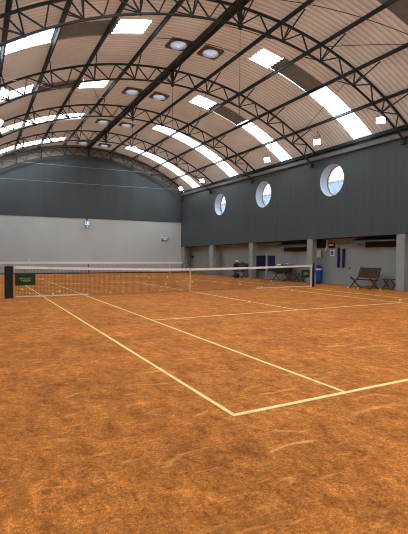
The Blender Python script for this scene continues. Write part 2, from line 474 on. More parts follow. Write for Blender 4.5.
# rooflights added over the unseen hall behind the camera, widened to light the near floor
BEHIND = [(-.645, -.153, -6.8, -5.0), (.180, EAVE, -12.2, -10.4), (-.645, -.153, -12.2, -10.4), (.180, EAVE, -17.4, -15.4), (-.645, -.153, -17.4, -15.4)]
SKY += [(a, b, c, d, 'clear', None) for a, b, c, d in BEHIND]
SKY = [(a, b, snap(c), snap(d), m_, l) for a, b, c, d, m_, l in SKY]
DOMES = [(-.041,.36),(.066,.36),(-.044,5.85),(.066,5.85),(-.044,11.40),(.068,11.38),(.076,17.02),(-.044,17.02)]
hole = .30
base = {-.72, .72, -.36, .36, 0.0}
for a, b, *_ in SKY: base |= {a, b}
for th, v in DOMES: base |= {round(th-hole/RR, 4), round(th+hole/RR, 4)}
k = -.70
while k < .71: base.add(round(k, 3)); k += .035
ths = sorted(base); clean = [ths[0]]
for t in ths[1:]:
    if t - clean[-1] > 1e-3: clean.append(t)
def skip(th, v):
    for a, b, c, d, *_ in SKY:
        if a-1e-4 < th < b+1e-4 and c < v < d: return True
    for t, dv in DOMES:
        if abs(th-t) < hole/RR-1e-4 and abs(v-dv) < hole: return True
    return False
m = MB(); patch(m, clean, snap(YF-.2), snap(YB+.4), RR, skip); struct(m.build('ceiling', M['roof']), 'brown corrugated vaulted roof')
for a, b, c, d, mm, lab in SKY:
    nseg = max(2, int((b-a)/.03)+1); g_ = .0012 if mm == 'dirty' else 0; tt = [a+g_+(b-a-2*g_)*i/nseg for i in range(nseg+1)]
    m = MB(); patch(m, tt, c-PV, d+PV, RR+.012)
    o = m.build('rooflight' if lab else 'window_%d' % (len([x for x in bpy.data.objects if x.name.startswith('window_')])+1), M[mm])
    if lab: thing(o, lab, 'skylight', 'rooflight strips in the vault')
    else: struct(o)
# round domes beside the ridge
dn = ['right of the ridge', 'left of the ridge']
dord = ['nearest the camera', 'second from the camera', 'third from the camera', 'nearest the back wall']
proto = None
for i, (th, v) in enumerate(DOMES):
    mt = frame_at(th, v, RR-.03)
    if proto is None:
        e = empty('roof_dome', (0,0,0), '', 'roof dome')
        q = MB(); a, b = .30, .43
        n_ = 40; sq = []; ci = []
        for t_ in range(n_):
            an = 2*PI*(t_+.5)/n_; c_, s_ = math.cos(an), math.sin(an); k_ = b/max(abs(c_), abs(s_)); sq.append((c_*k_, s_*k_)); ci.append((a*c_, a*s_))
        ring = [(x,y,z) for z in (-.03,.03) for L_ in (sq, ci) for x, y in L_]
        fs_ = []
        for t_ in range(n_):
            u_ = (t_+1) % n_
            fs_ += [(t_,u_,n_+u_,n_+t_), (3*n_+t_,3*n_+u_,2*n_+u_,2*n_+t_), (2*n_+t_,2*n_+u_,u_,t_), (n_+t_,n_+u_,3*n_+u_,3*n_+t_)]
        q.add(ring, fs_)
        q.build('mounting_frame', M['frame_brown'], e)
        q = MB(); q.lathe([(.345,-.028),(.35,-.045),(.32,-.075),(.25,-.10),(.15,-.117),(.04,-.122)], None, 32, False); q.add([(.04*math.cos(t*PI/4), .04*math.sin(t*PI/4), -.122) for t in range(8)], [tuple(range(8))])
        q.build('lens', M['dome'], e)
        proto = e
    else: e = copy_tree(proto)
    e.matrix_world = mt
    e['label'] = 'round silvery roof dome %s, %s' % (dn[0] if th > 0 else dn[1], dord[i//2])
    e['group'] = 'round domes beside the ridge'

# ------------------------------------------------------------------ trusses
def make_truss(v, label):
    t = empty('roof_truss', (0,0,0), label, 'roof truss', 'arched roof trusses')
    E = .672
    def arcbar(r, w, h, th0, th1, n=44):
        mb = MB(); pts = []
        for i in range(n+1):
            th = th0 + (th1-th0)*i/n
            for dr, dy in ((-h/2,-w/2),(-h/2,w/2),(h/2,w/2),(h/2,-w/2)):
                p = vp(th, 0, r+dr); pts.append((p.x, p.y+dy, p.z))
        fs = [(0,1,2,3), (4*n+3,4*n+2,4*n+1,4*n)]
        for i in range(n):
            for k in range(4):
                j = (k+1) % 4; fs.append((4*i+k, 4*i+4+k, 4*i+4+j, 4*i+j))
        mb.add(pts, fs); return mb
    arcbar(RT, .075, .065, -E, E).build('top_chord', M['steel'], t)
    arcbar(RB, .07, .055, -E-.003, E+.003).build('bottom_chord', M['steel'], t)
    def P(k, r, dv=0): return vp(k*STEP, dv, r)
    web = []
    for sgn in (1, -1):
        for k in range(0, 5):
            T, B = RT-.02, RB+.02
            web.append((P(sgn*k, B), P(sgn*(k+.10), T)))
            web.append((P(sgn*k, B), P(sgn*(k+.42), T)))
            if k < 4:
                web.append((P(sgn*(k+.42), T), P(sgn*(k+.66), B)))
                web.append((P(sgn*(k+.66), B), P(sgn*(k+.90), T)))
            else:
                web.append((P(sgn*4.42, T), P(sgn*4.55, B)))
                web.append((P(sgn*4.55, B), P(sgn*4.80, T)))
            if k: web.append((P(sgn*(k-.10), T), P(sgn*k, B)))
        web.append((P(sgn*4.80, T), P(sgn*4.90, B)))
    for a, b in web: MB().bar(a, b, .04, .04, up=(0,1,0)).build('web_strut', M['steel'], t)
    MB().bar(P(0, RB-.10), P(0, RT+.04), .10, .10, up=(0,1,0)).build('king_post', M['steel'], t)
    for k in range(-4, 5):
        m_ = MB(); p = P(k, RB); m_.ball(p, .055, .045, .055, 10, 6); m_.build('node_plate', M['steel'], t)
        for d in (-1, 1):
            if v > 17 and d > 0: continue
            MB().bar(P(k, RB+.02), P(k, RT+.02, d*1.0), .035, .035).build('fly_brace', M['steel'], t)
    for sgn in (1, -1):
        m_ = MB(); p = P(sgn*4.93, RB-.02); x = p.x
        m_.box(x-.12, x+.14, p.y-.09, p.y+.09, p.z-.16, p.z-.02)
        m_.build('end_shoe', M['steel'], t)
    t.location = (0, v, -.05)
    return t
on = ['nearest the camera, crossing the top of the photo', 'second from the camera', 'third from the camera, over the middle of the hall', 'fourth from the camera, second from the back wall', 'nearest the back wall, hugging the top of its dark paint']
t0 = make_truss(TR[0], 'dark arched steel roof truss ' + on[0])
for i in range(1, 5):
    t = copy_tree(t0); t.location = (0, TR[i], -.05); t['label'] = 'dark arched steel roof truss ' + on[i]
# purlins
nth = ['', 'first', 'second', 'third', 'fourth']
ya, yb = YF, YB
for k in range(-4, 5):
    side = 'right' if k > 0 else 'left'
    p0 = vp(k*STEP, 0, RT+.10)
    if k == 0:
        e = empty('ridge_beam', (XC, 0, p0.z), 'double steel ridge beam running the length of the roof', 'roof beam', 'roof beams')
        for d in (-.11, .11):
            MB().box(d-.035, d+.035, ya, yb, -.09, .07).build('channel', M['steel'], e)
    else:
        Mx = Matrix.Translation((p0.x, 0, p0.z)) @ Matrix.Rotation(k*STEP, 4, 'Y')
        q = MB(); ye = yb-SK*p0.x-.05; q.box(-.03, .03, ya, ye, -.065, .07, Mx); q.box(-.05, .05, ya, ye, .055, .07, Mx)
        thing(q.build('purlin', M['steel']), 'straight dark steel purlin, %s to the %s of the ridge beam' % (nth[abs(k)], side), 'roof beam', 'roof beams')
for sgn in (1, -1):
    p0 = vp(sgn*.664, 0, RT+.08)
    q = MB(); q.box(p0.x-.06, p0.x+.06, ya, yb-SK*p0.x-.05, p0.z-.08, p0.z+.07)
    thing(q.build('eave_beam', M['steel']), 'dark steel eave beam along the top of the %s wall' % ('right' if sgn > 0 else 'left'), 'roof beam', 'roof beams')
# thin bracing rods just under the sheets
ROD = [((.02,-3.9),(.40,-5.8),'long thin bracing rod running to the top right photo corner'),
       ((.278,-3.2),(.41,-5.6),'thin bracing rod under the roof right of the near truss'),
       ((-.135,-.30),(-.01,-.50),'thin tie rod left of the ridge between the nearest trusses'),
       ((.012,-.55),(.137,-.62),'thin tie rod right of the ridge between the nearest trusses'),
       ((.012,-2.0),(.150,-2.2),'thin tie rod by the ridge just behind the near truss'),
       ((.137,2.14),(.28,6.9),'diagonal thin bracing rod right of the ridge in the second bay'),
       ((-.137,7.5),(-.28,2.6),'diagonal thin bracing rod left of the ridge in the second bay'),
       ((.41,-3.0),(.55,1.9),'diagonal thin bracing rod over the near right rooflight strip')]
for a, b, l in ROD:
    pts = [vp(a[0]+(b[0]-a[0])*i/8, a[1]+(b[1]-a[1])*i/8, RT-.02) for i in range(9)]
    thing(MB().tube(pts, .012, 6).build('bracing_rod', M['steel']), l, 'rod', 'roof bracing rods')
# pale wires across the hall and hanging wires
def wire(a, b, sag, r, lab, mm='steel_light', n=14):
    a = Vector(a); b = Vector(b)
    pts = [a.lerp(b, i/n) - Vector((0,0,sag*4*(i/n)*(1-i/n))) for i in range(n+1)]
    thing(MB().tube(pts, r, 6).build('wire', M[mm]), lab, 'wire', 'wires under the roof')
wire((XL, 17.75, 6.70), (7.9, 17.25, 6.95), .05, .014, 'lower pale wire across the dark top of the back wall')
wire((-6.2, 17.85, 7.99), (6.2, 17.2, 8.12), .04, .014, 'upper pale wire across the dark top of the back wall')
wire(vp(-.64,-1.2,RB+.25), vp(-.15,5.7,RB+.3), .02, .011, 'pale wire slanting under the roof at the left photo edge')
for v, L, o_ in ((TR[0], 3.0, 'near'), (TR[1], 1.9, 'second'), (TR[2], 1.6, 'third')):
    p = vp(0, v, RB-.1)
    thing(MB().tube([p, p-Vector((0,0,L))], .007, 6).build('hanging_wire', M['steel']), 'thin dark wire hanging from the crown of the %s truss' % o_, 'wire', 'hanging wires')

# ------------------------------------------------------------------ floodlights
def make_flood():
    e = empty('floodlight', (0,0,0), '', 'floodlight', 'floodlights under the roof edge')
    R_ = Matrix.Rotation(math.radians(35), 4, 'Z') @ Matrix.Rotation(math.radians(55), 4, 'Y')      # faces down towards -x
    q = MB(); q.bbox(-.17,.17,-.21,.21,.0,.09,.02,R_)
    for k in range(6): q.box(-.15+.055*k, -.14+.055*k, -.18, .18, .09, .14, R_)
    q.build('housing', M['steel_light'], e)
    q = MB(); q.box(-.15,.15,-.19,.19,-.012,.0,R_); q.build('lens', M['lamp'], e)
    q = MB(); q.bar((0,-.225,.05),(0,-.225,.32),.03,.012); q.bar((0,.225,.05),(0,.225,.32),.03,.012); q.bar((0,-.225,.32),(0,.225,.32),.03,.012)
    q.bar((0,0,.32),(.02,0,.62),.025,.025)
    q.build('bracket', M['steel'], e)
    return e
FL = [(6.94,.42,6.90),(6.91,-3.24,6.92),(7.02,4.47,6.85),(7.00,12.23,6.86),(7.08,15.97,6.80)]
fl = ['second from the camera on the right side, above the nearest round window', 'nearest the camera on the right side', 'third from the camera on the right, above the middle round window', 'fourth from the camera on the right side, before the corner', 'in the far right corner by the back wall']
f0 = make_flood(); f0.scale = (.82,.82,.82)
for i, p in enumerate(FL):
    e = f0 if i == 0 else copy_tree(f0)
    e.location = p; e['label'] = 'white lit floodlight ' + fl[i]
for i, p in enumerate([(-6.58,1.35,7.02),(-6.55,5.15,7.02)]):
    e = copy_tree(f0); e.location = p; e.rotation_euler = (0,0,math.radians(105))
    e['label'] = 'white lit floodlight at the left photo edge, ' + ('larger and nearer' if i == 0 else 'smaller and farther')

# ------------------------------------------------------------------ court
def line(x0, x1, y0, y1, lab):
    q = MB(); q.bbox(x0, x1, y0, y1, 0, .005, .0015); thing(q.build('court_line', M['white_line']), lab, 'court line', 'court lines')
w = .022
line(-5.485-w, 5.485+w, -11.885-.027, -11.885+.027, 'cream near baseline tape, thick, crossing the clay closest to the camera')
line(-5.485-w, -5.485+w, -11.858, 11.885, 'cream left doubles sideline tape, outermost line on the left')
line(-4.115-w, -4.115+w, -11.858, 11.885, 'cream left singles sideline tape, second long line from the left')
line(4.115-w, 4.115+w, -11.858, 11.885, 'cream right singles sideline tape on the far side of the service boxes')
line(5.485-w, 5.485+w, -11.858, 11.885, 'cream right doubles sideline tape, outermost line on the bench side')
line(-4.09, 4.09, -6.40-w, -6.40+w, 'cream near service line tape between the baseline and the net')
line(-4.09, 4.09, 6.40-w, 6.40+w, 'cream far service line tape beyond the net')
line(-w, w, -6.375, 6.375, 'cream centre service line tape meeting the middle of the net')
line(-5.51, 5.51, 11.885, 11.885+.08, 'cream far baseline tape near the back wall')

# net
def ztop(x): return .914 + .125*(abs(x)/6.4)**1.6
e = empty('tennis_net', (0,0,0), 'long dark tennis net with off-white top tape across the court', 'tennis net')
q = MB(); n = 64
for a in range(n):
    x0 = -6.38 + 12.76*a/n; x1 = -6.38 + 12.76*(a+1)/n; h = .085
    z0, z1 = ztop(x0), ztop(x1)
    vs = [(x0,-.014,z0-h),(x1,-.014,z1-h),(x1,-.012,z1),(x0,-.012,z0),(x0,.014,z0-h),(x1,.014,z1-h),(x1,.012,z1),(x0,.012,z0)]
    q.add(vs, [(0,1,2,3),(7,6,5,4),(3,2,6,7),(0,4,5,1),(0,3,7,4),(1,5,6,2)])
q.build('top_tape', M['net_tape'], e)
q = MB(); g = .045; nx = int(12.7/g)
for i in range(nx+1):
    x = -6.35 + 12.7*i/nx; q.bar((x,0,.03),(x,0,ztop(x)-.06), .0045, .0045, up=(1,0,0))
nz = 20
for k in range(nz):
    fz = (k+.5)/nz
    pts = [(-6.35+12.7*i/32, 0, .03+(ztop(-6.35+12.7*i/32)-.10)*fz) for i in range(33)]
    q.tube(pts, .0028, 4, False)
o = q.build('netting', M['cord'], e)
q = MB()
for x0, x1, z in ((-6.35,-4.0,.035),(3.2,6.35,.035)): q = MB(); q.box(x0, x1, -.012, .012, z-.018, z+.018); q.build('bottom_tape', M['net_tape'], e)
q = MB(); q.box(-4.0, 3.2, -.012, .012, .008, .05); o = q.build('bottom_tape', M['dusty_tape'], e); o['label'] = 'bottom tape coated with orange clay dust'
for x in (6.30,):
    q = MB(); q.box(x-.025, x+.025, -.012, .012, .03, ztop(x)-.05); q.build('side_tape', M['net_tape'], e)
q = MB(); q.box(-.028, .028, -.018, .018, 0.0, .925); q.box(-.05,.05,-.03,.03,0,.015); q.build('centre_strap', M['strap'], e)
# posts
e = empty('net_post', (-6.54,0,0), 'thick dark padded net post at the left end of the net', 'net post', 'net posts')
q = MB(); q.lathe([(.05,0),(.05,1.045),(.04,1.055)], None, 20); q.build('pole', M['post'], e)
q = MB(); q.bbox(-.125,.125,-.125,.125,.03,1.04,.025); q.build('pad', M['pad'], e)
q = MB(); q.bbox(-.14,.14,-.14,.14,0,.03,.006); q.build('base_plate', M['post'], e)
e = empty('net_post', (6.445,0,0), 'slim dark net post at the right end of the net', 'net post', 'net posts')
q = MB(); q.lathe([(.05,0),(.05,1.08),(.04,1.10)], None, 20); q.build('pole', M['post'], e)
q = MB(); q.lathe([(.06,0),(.06,.02),(.055,.03)], None, 20); q.build('base_plate', M['post'], e)
q = MB(); q.tube([(-.05,-.05,.72),(-.02,-.16,.72),(.0,-.18,.66)], .012, 8); q.build('crank', M['post'], e)
# banners hung on the net: print is unreadable, only pale strokes
def banner(x0, x1, z0, z1, lab, kind):
    e = empty('net_banner', ((x0+x1)/2, -.035, z0), lab, 'banner', 'banners on the net')
    wd, h = (x1-x0)/2, z1-z0
    q = MB(); nn = 10
    for a in range(nn):
        xa = -wd + 2*wd*a/nn; xb = -wd + 2*wd*(a+1)/nn
        ya_, yb_ = .006*math.sin(a*1.3), .006*math.sin((a+1)*1.3)
        vs = [(xa,ya_-.003,0),(xb,yb_-.003,0),(xb,yb_-.003,h),(xa,ya_-.003,h),(xa,ya_+.003,0),(xb,yb_+.003,0),(xb,yb_+.003,h),(xa,ya_+.003,h)]
        q.add(vs, [(0,1,2,3),(7,6,5,4),(3,2,6,7),(0,4,5,1),(0,3,7,4),(1,5,6,2)])
    q.build('cloth', M['banner'], e)
    q = MB()
    if kind == 0:
        rows = [(.62*h, [(-.62,-.20,.06),(-.16,-.02,.05),(.04,.62,.035)]), (.44*h, [(-.42,-.28,.07),(-.22,-.06,.08),(0,.14,.08),(.2,.34,.08),(.40,.52,.07)]), (.32*h, [(-.2,.5,.02)])]
        for z, seg in rows:
            for a, b, hh in seg: q.bar((a*wd,-.014,z),(b*wd,-.014,z+.01), .006, hh*h*2.0)
        q.build('print', M['banner_print'], e)
    else:
        q.box(-.66*wd,.66*wd,-.015,-.010,.30*h,.74*h); q.build('print', M['banner_mid'], e)
        q = MB(); q.box(-.5*wd,-.1*wd,-.019,-.014,.42*h,.64*h); q.box(.12*wd,.5*wd,-.019,-.014,.42*h,.60*h); q.build('print', M['banner_print'], e)
    q = MB()
    for x in (-wd+.03, wd-.03): q.tube([(x,0,h-.03),(x,.012,h+.04)], .006, 6)
    q.build('tie', M['cord'], e)
banner(-6.37, -5.74, .40, .77, 'dark green banner with faded yellowish lettering near the left net post', 0)
banner(5.70, 6.17, .44, .80, 'small green banner with paler green print near the right net post', 1)

# low barrier net in front of the back wall
def yb_(x, v=17.55): return v - SK*x
e = empty('barrier_net', (0,0,0), 'white-taped low barrier net in front of the back wall', 'net')
q = MB(); x0, x1 = -7.8, 7.85
def slab(x0, x1, z0, z1, hw, mm, name):
    q = MB(); vs = [(x0,yb_(x0)-hw,z0),(x1,yb_(x1)-hw,z0),(x1,yb_(x1)-hw,z1),(x0,yb_(x0)-hw,z1),(x0,yb_(x0)+hw,z0),(x1,yb_(x1)+hw,z0),(x1,yb_(x1)+hw,z1),(x0,yb_(x0)+hw,z1)]
    q.add(vs, [(0,1,2,3),(7,6,5,4),(3,2,6,7),(0,4,5,1),(0,3,7,4),(1,5,6,2)]); q.build(name, mm, e)
slab(x0, x1, .76, .915, .012, M['net_tape'], 'top_tape')
q = MB(); nn = int((x1-x0)/.10)
for i in range(nn+1):
    x = x0+(x1-x0)*i/nn; q.bar((x,yb_(x),.02),(x,yb_(x),.76), .002, .002, up=(1,0,0))
for k in range(7):
    z = .04+.10*k; q.bar((x0,yb_(x0),z),(x1,yb_(x1),z), .002, .002)
q.build('netting', M['cord'], e)
for x in (x0+.02, 0.1, x1-.02):
    q = MB(); q.tube([(x,yb_(x)+.03,0),(x,yb_(x)+.03,.86)], .022, 10); q.build('post', M['steel'], e)
q = MB(); x = 6.62; q.lathe([(.10,0),(.10,.02),(.03,.03),(.022,.04),(.022,1.30),(.028,1.31),(.028,1.36),(.01,1.38)], Matrix.Translation((x, yb_(x)-.2, 0)), 16)
thing(q.build('stand_pole', M['white']), 'thin white pole standing before the barrier net near the far right corner', 'pole')

# ------------------------------------------------------------------ back wall fittings
def bw(x, v=YB): return v - SK*x
e = empty('emergency_light', (6.43, bw(6.43), 2.70), 'small white twin-head emergency light on the pale back wall near the right corner', 'emergency light')
q = MB(); q.bbox(-.16,.16,-.09,-.035,-.02,.10,.015); q.build('battery_box', M['white'], e)
for sx in (-1,1):
    R_ = Matrix.Translation((sx*.19,-.07,.20)) @ Matrix.Rotation(sx*.5,4,'Y') @ Matrix.Rotation(PI/2+.3,4,'X')
    q = MB(); q.lathe([(.03,-.05),(.07,-.03),(.09,.05),(.085,.07)], R_, 18); q.build('lamp_head', M['white'], e)
q = MB(); q.bbox(-.24,-.14,-.12,-.02,-.04,.05,.01); q.build('junction_box', M['black'], e)
e = empty('wall_display', (.07, bw(.07)-.03, 3.86), 'little glowing pale blue unit hanging below the dark paint of the back wall', 'display')
q = MB(); q.bbox(-.19,.19,-.13,-.02,-.17,.15,.02); q.build('case', M['steel_light'], e)
q = MB(); q.box(-.165,.165,-.142,-.13,-.15,.13); q.build('screen', M['blue_glow'], e)
q = MB(); q.box(-.09,-.03,-.147,-.142,-.09,.07); q.build('mark', M['blue_print'], e)
q = MB(); q.box(.0,.06,-.147,-.142,-.10,.09); q.build('mark', M['white_glow'], e)
q = MB(); q.bar((0,-.08,.13),(0,-.03,.36),.08,.05); q.build('arm', M['steel'], e)
q = MB(); q.bbox(-.13,.13,-.14,-.03,-.30,-.19,.02); q.build('sensor', M['steel'], e)
q = MB(); q.ball((.02,-.14,-.245), .07,.03,.045,12,8); q.build('indicator', M['white_glow'], e)
q = MB(); q.bbox(-4.07-.05,-4.07+.05,bw(-4.07)-.05,bw(-4.07),.97,1.07,.01)
thing(q.build('wall_socket', M['white']), 'tiny white box on the pale back wall above the barrier net, far left', 'wall socket')
q = MB(); q.bbox(XW-.22, XW, 16.95, 17.25, 1.32, 1.40, .01); q.box(XW-.06, XW, 17.02, 17.18, 1.2, 1.34)
thing(q.build('wall_bracket', M['steel']), 'dark wall bracket in the far right recess beside the corner', 'bracket')

# ------------------------------------------------------------------ recess fittings on the right
def hatch(idx, y0, y1, z0, z1, lab):
    e = MB(); e.box(XW-.035, XW+.0, y0, y1, z0, z1)
    e = thing(e.build('wall_hatch', M['timber']), lab, 'hatch', 'timber hatches in the recess'); return e
h1 = hatch(4, 3.0, 5.05, 1.70, 2.22, 'red-brown timber hatch behind the left slate flap')
h2 = hatch(5, -2.75, -.98, 1.86, 2.30, 'red-brown timber hatch behind the right slate flap')
h3 = hatch(6, 1.60, 2.45, 1.88, 2.30, 'dark brown timber hatch above the white dispenser, right of a pillar')
def flap(y0, y1, zo, zi, lab):
    q = MB(); x0, x1 = 8.1, XW-.037; t = .035
    vs = [(x0,y0,zo),(x1,y0,zi),(x1,y1,zi),(x0,y1,zo),(x0,y0,zo+t),(x1,y0,zi+t),(x1,y1,zi+t),(x0,y1,zo+t)]
    q.add(vs, [(0,3,2,1),(4,5,6,7),(0,1,5,4),(1,2,6,5),(2,3,7,6),(3,0,4,7)])
    e = thing(q.build('awning_flap', M['slate']), lab, 'flap', 'propped flaps over the benches')
    for y in (y0+.12, y1-.12):
        s_ = MB(); s_.bar((x0+.15,y,zo+.03),(x1-.008,y,zo-.16),.02,.02); s_.build('stay', M['steel'], e)
flap(2.45, 5.10, 1.93, 2.24, 'slate-blue propped flap over the bench left of the blue bin')
flap(-3.1, -.62, 2.11, 2.30, 'slate-blue propped flap over the bench nearest the camera')

# folding bench
def make_bench(label, group='folding benches'):
    e = empty('bench', (0,0,0), label, 'bench', group)         # faces -x, length along y
    Lh = .58
    q = MB()
    for k in range(5):
        x = -.24 + k*.105; q.bbox(x-.042, x+.042, -Lh, Lh, .415-.012*k, .44-.012*k, .005)
    q.build('seat', M['wood'], e)
    q = MB()
    for k in range(4):
        t = k/3; x = .235 + .145*t; z = .53 + .115*k
        q.bbox(-.012, .012, -Lh, Lh, -.059, .059, .005, Matrix.Translation((x,0,z)) @ Matrix.Rotation(.32,4,'Y'))
    q.build('backrest', M['wood'], e)
    for y in (-Lh+.03, Lh-.03):
        q = MB(); q.bar((-.30,y,0),(.20,y,.46),.035,.045, up=(0,1,0)); q.build('leg', M['wood_leg'], e)
        y2 = y + (.045 if y < 0 else -.045)
        q = MB(); q.bar((.30,y2,0),(-.30,y2,.52),.035,.045, up=(0,1,0)); q.build('leg', M['wood_leg'], e)
        q = MB(); q.bar((.16,y2,.38),(.40,y2,.95),.03,.045, up=(0,1,0)); q.build('back_post', M['wood_leg'], e)
    q = MB(); q.bar((-.27,-Lh+.05,.06),(-.27,Lh-.05,.06),.03,.03); q.build('stretcher', M['wood_leg'], e)
    q = MB(); q.bar((.22,-Lh+.08,.09),(.22,Lh-.08,.09),.03,.03); q.build('stretcher', M['wood_leg'], e)
    return e
def make_stool(label):
    e = empty('folding_stool', (0,0,0), label, 'stool', 'folding stools beside the benches')
    q = MB()
    for k in range(4):
        x = -.17 + .113*k; q.bbox(x-.048, x+.048, -.26, .26, .43, .455, .005)
    q.build('seat', M['wood'], e)
    for y in (-.23, .23):
        q = MB(); q.bar((-.22,y,0),(.2,y,.435),.03,.04, up=(0,1,0)); q.build('leg', M['wood_leg'], e)
        y2 = y + (.04 if y < 0 else -.04)
        q = MB(); q.bar((.22,y2,0),(-.2,y2,.435),.03,.04, up=(0,1,0)); q.build('leg', M['wood_leg'], e)
    q = MB(); q.bar((-.18,-.23,.05),(-.18,.23,.05),.025,.025); q.build('stretcher', M['wood_leg'], e)
    return e
b0 = make_bench('empty dark slatted folding bench nearest the camera, under the right slate flap'); b0.location = (7.80,-1.78,0)
b1 = copy_tree(b0); b1.location = (8.14,4.42,0); b1['label'] = 'dark slatted folding bench carrying black bags, under the left slate flap'
b2 = copy_tree(b0); b2.location = (7.95,8.55,0); b2['label'] = 'dark folding bench farthest from the camera, buried under sports bags'
s0 = make_stool('low slatted folding stool right of the empty bench, by the near pillar'); s0.location = (8.42,-2.66,0)
s1 = copy_tree(s0); s1.location = (8.35,3.16,0); s1['label'] = 'low slatted folding stool behind the net end, right of the bag-laden bench'

def bag(loc, sx, sy, sz, mm, lab, handle=True, rz=0):
    e = empty('sports_bag', loc, lab, 'bag', 'sports bags on the benches', rz)
    def fn(q):
        for i, s_ in enumerate((sx, sy, sz)):
            a = q[i]/s_; q[i] = math.copysign(abs(a)**.6, a)*s_
        q.z = max(q.z, -sz*.88); return q
    MB().ball((0,0,sz*.88), sx, sy, sz, 20, 12, fn=fn).build('body', mm, e)
    if handle:
        q = MB()
        for x in (-.05,.05): q.tube([(x,-sy*.4,sz*1.75),(x*1.6,-sy*.2,sz*2.1),(x*1.6,sy*.2,sz*2.1),(x,sy*.4,sz*1.75)], .014, 8)
        q.build('handles', M['black'], e)
        q = MB(); q.tube([(0,-sy*.8,sz*1.76),(0,0,sz*1.895),(0,sy*.8,sz*1.76)], .012, 6); q.build('zip', M['steel_light'], e)
    return e
bag((8.08,4.50,.445), .22,.42,.21, M['black'], 'long black sports bag on the bench left of the right net post')
bag((8.10,3.88,.445), .19,.20,.25, M['black'], 'squat black backpack on the right end of the bag-laden bench')
def towel(loc, lab, s_=1.0):
    q = MB()
    def fn(p):
        p.z = max(p.z, -.01); p.x += .02*math.sin(p.y*40); p.z += .012*math.sin(p.x*50+p.y*30); return p
    q.ball((0,0,.01), .09*s_, .14*s_, .06*s_, 18, 10, fn=fn); o = q.build('towel', M['white_cloth']); o.location = loc
    return thing(o, lab, 'towel', 'white towels')
towel((8.02,4.55,.445+.21*1.88+.06), 'crumpled white towel on the long black bag, left of the other towel')
towel((8.08,3.88,.445+.25*1.88+.055), 'small upright white towel on the squat black backpack', .75)
bag((7.92,8.86,.445), .20,.26,.27, M['black'], 'black sports bag at the left end of the farthest bench')
bag((7.95,8.26,.445), .20,.27,.30, M['grey_cloth'], 'grey sports bag at the right end of the farthest bench')
q = MB()
q.lathe([(.10,0),(.105,.03),(.10,.075),(.075,.115),(.03,.135),(.005,.138)], None, 20)
q.add([(-.07,-.17,.012),(.07,-.17,.012),(.09,-.08,.02),(-.09,-.08,.02),(-.07,-.17,.02),(.07,-.17,.02),(.09,-.08,.035),(-.09,-.08,.035)], [(0,3,2,1),(4,5,6,7),(0,1,5,4),(1,2,6,5),(2,3,7,6),(3,0,4,7)])
o = q.build('cap', M['white_cloth']); o.location = (7.90,8.86,.445+.27*1.88+.06); o.rotation_euler = (0,-.0,.4)
thing(o, 'white cap lying on the black bag of the farthest bench', 'cap')
bag((7.48,8.25,0), .15,.18,.17, M['black'], 'black bag standing on the clay in front of the farthest bench')
bag((8.50,7.74,0), .18,.16,.36, M['grey_cloth'], 'dark grey bag on the ground between the farthest bench and a pillar')

# navy panels and pole
def tarp(y0, y1, lab):
    e = empty('navy_panel', (XW-.06,(y0+y1)/2,.48), lab, 'panel', 'navy panels on the recessed wall')
    h = .95; wd = (y1-y0)/2; q = MB(); nn = 14; vs = []; fs = []
    for a in range(nn+1):
        y = -wd+2*wd*a/nn; x = .012*math.sin(a*1.9)
        for (dx, z) in ((0,0),(0,h),(.03,h),(.03,0)): vs.append((x-.02+dx, y, z))
    for a in range(nn):
        for k in range(4):
            j = (k+1) % 4; fs.append((4*a+k, 4*a+j, 4*a+4+j, 4*a+4+k))
    fs += [(3,2,1,0), tuple(4*nn+i for i in range(4))]
    q.add(vs, fs); q.build('cloth', M['navy'], e)
    q = MB(); q.tube([(0,-wd,h+.01),(0,wd,h+.01)], .018, 8); q.build('rail', M['steel'], e)
tarp(6.78, 8.0, 'wide navy panel hung on the recessed wall left of a white pole')
tarp(5.90, 6.54, 'narrow navy panel hung on the recessed wall right of a white pole')
q = MB(); q.lathe([(.09,0),(.09,.02),(.028,.03),(.028,1.52),(.035,1.53),(.035,1.57),(.01,1.58)], Matrix.Translation((XW-.13,6.66,0)), 16)
thing(q.build('stand_pole', M['white']), 'white pole standing between the two navy panels', 'pole')
# bin
e = empty('litter_bin', (8.51,1.93,0), 'blue litter bin with white band against the recessed wall', 'bin')
q = MB(); q.lathe([(.19,.06),(.22,.10),(.24,.74),(.235,.76)], None, 28); q.build('body', M['blue_bin'], e)
q = MB(); q.lathe([(.245,.70),(.25,.72),(.25,.79),(.245,.80)], None, 28); q.build('band', M['white'], e)
q = MB(); q.lathe([(.248,.795),(.25,.84),(.22,.92),(.15,.97),(.03,.985)], None, 28); q.build('lid', M['blue_lid'], e)
q = MB(); q.lathe([(.21,0),(.21,.06),(.19,.07)], None, 28); q.build('base', M['black'], e)
# dispenser, pipe, clock, notice, tubes
e = empty('paper_dispenser', (XW,2.08,1.36), 'white paper dispenser on the wall above the blue bin', 'dispenser')
q = MB(); q.bbox(-.15,0,-.19,.19,0,.42,.03); q.build('case', M['white'], e)
q = MB(); q.bbox(-.06,-.015,-.20,-.185,.03,.38,.005); q.build('side_panel', M['black'], e)
q = MB(); q.box(-.12,-.05,-.13,.13,-.03,.004); q.build('paper_slot', M['grey_cloth'], e)
q = MB(); q.tube([(XW-.045,1.51,2.30),(XW-.045,1.51,1.90)], .045, 12); q.tube([(XW-.045,1.51,1.90),(XW-.07,1.53,1.80),(XW-.10,1.54,1.70)], [.05,.06,.05], 12)
thing(q.build('drain_pipe', M['white']), 'short white pipe coming down the wall left of the red clock', 'pipe')
e = empty('wall_clock', (XW,1.17,1.87), 'dark wall box with glowing red digits above the blue notice', 'clock')
q = MB(); q.bbox(-.08,0,-.20,.20,0,.23,.015); q.build('case', M['black'], e)
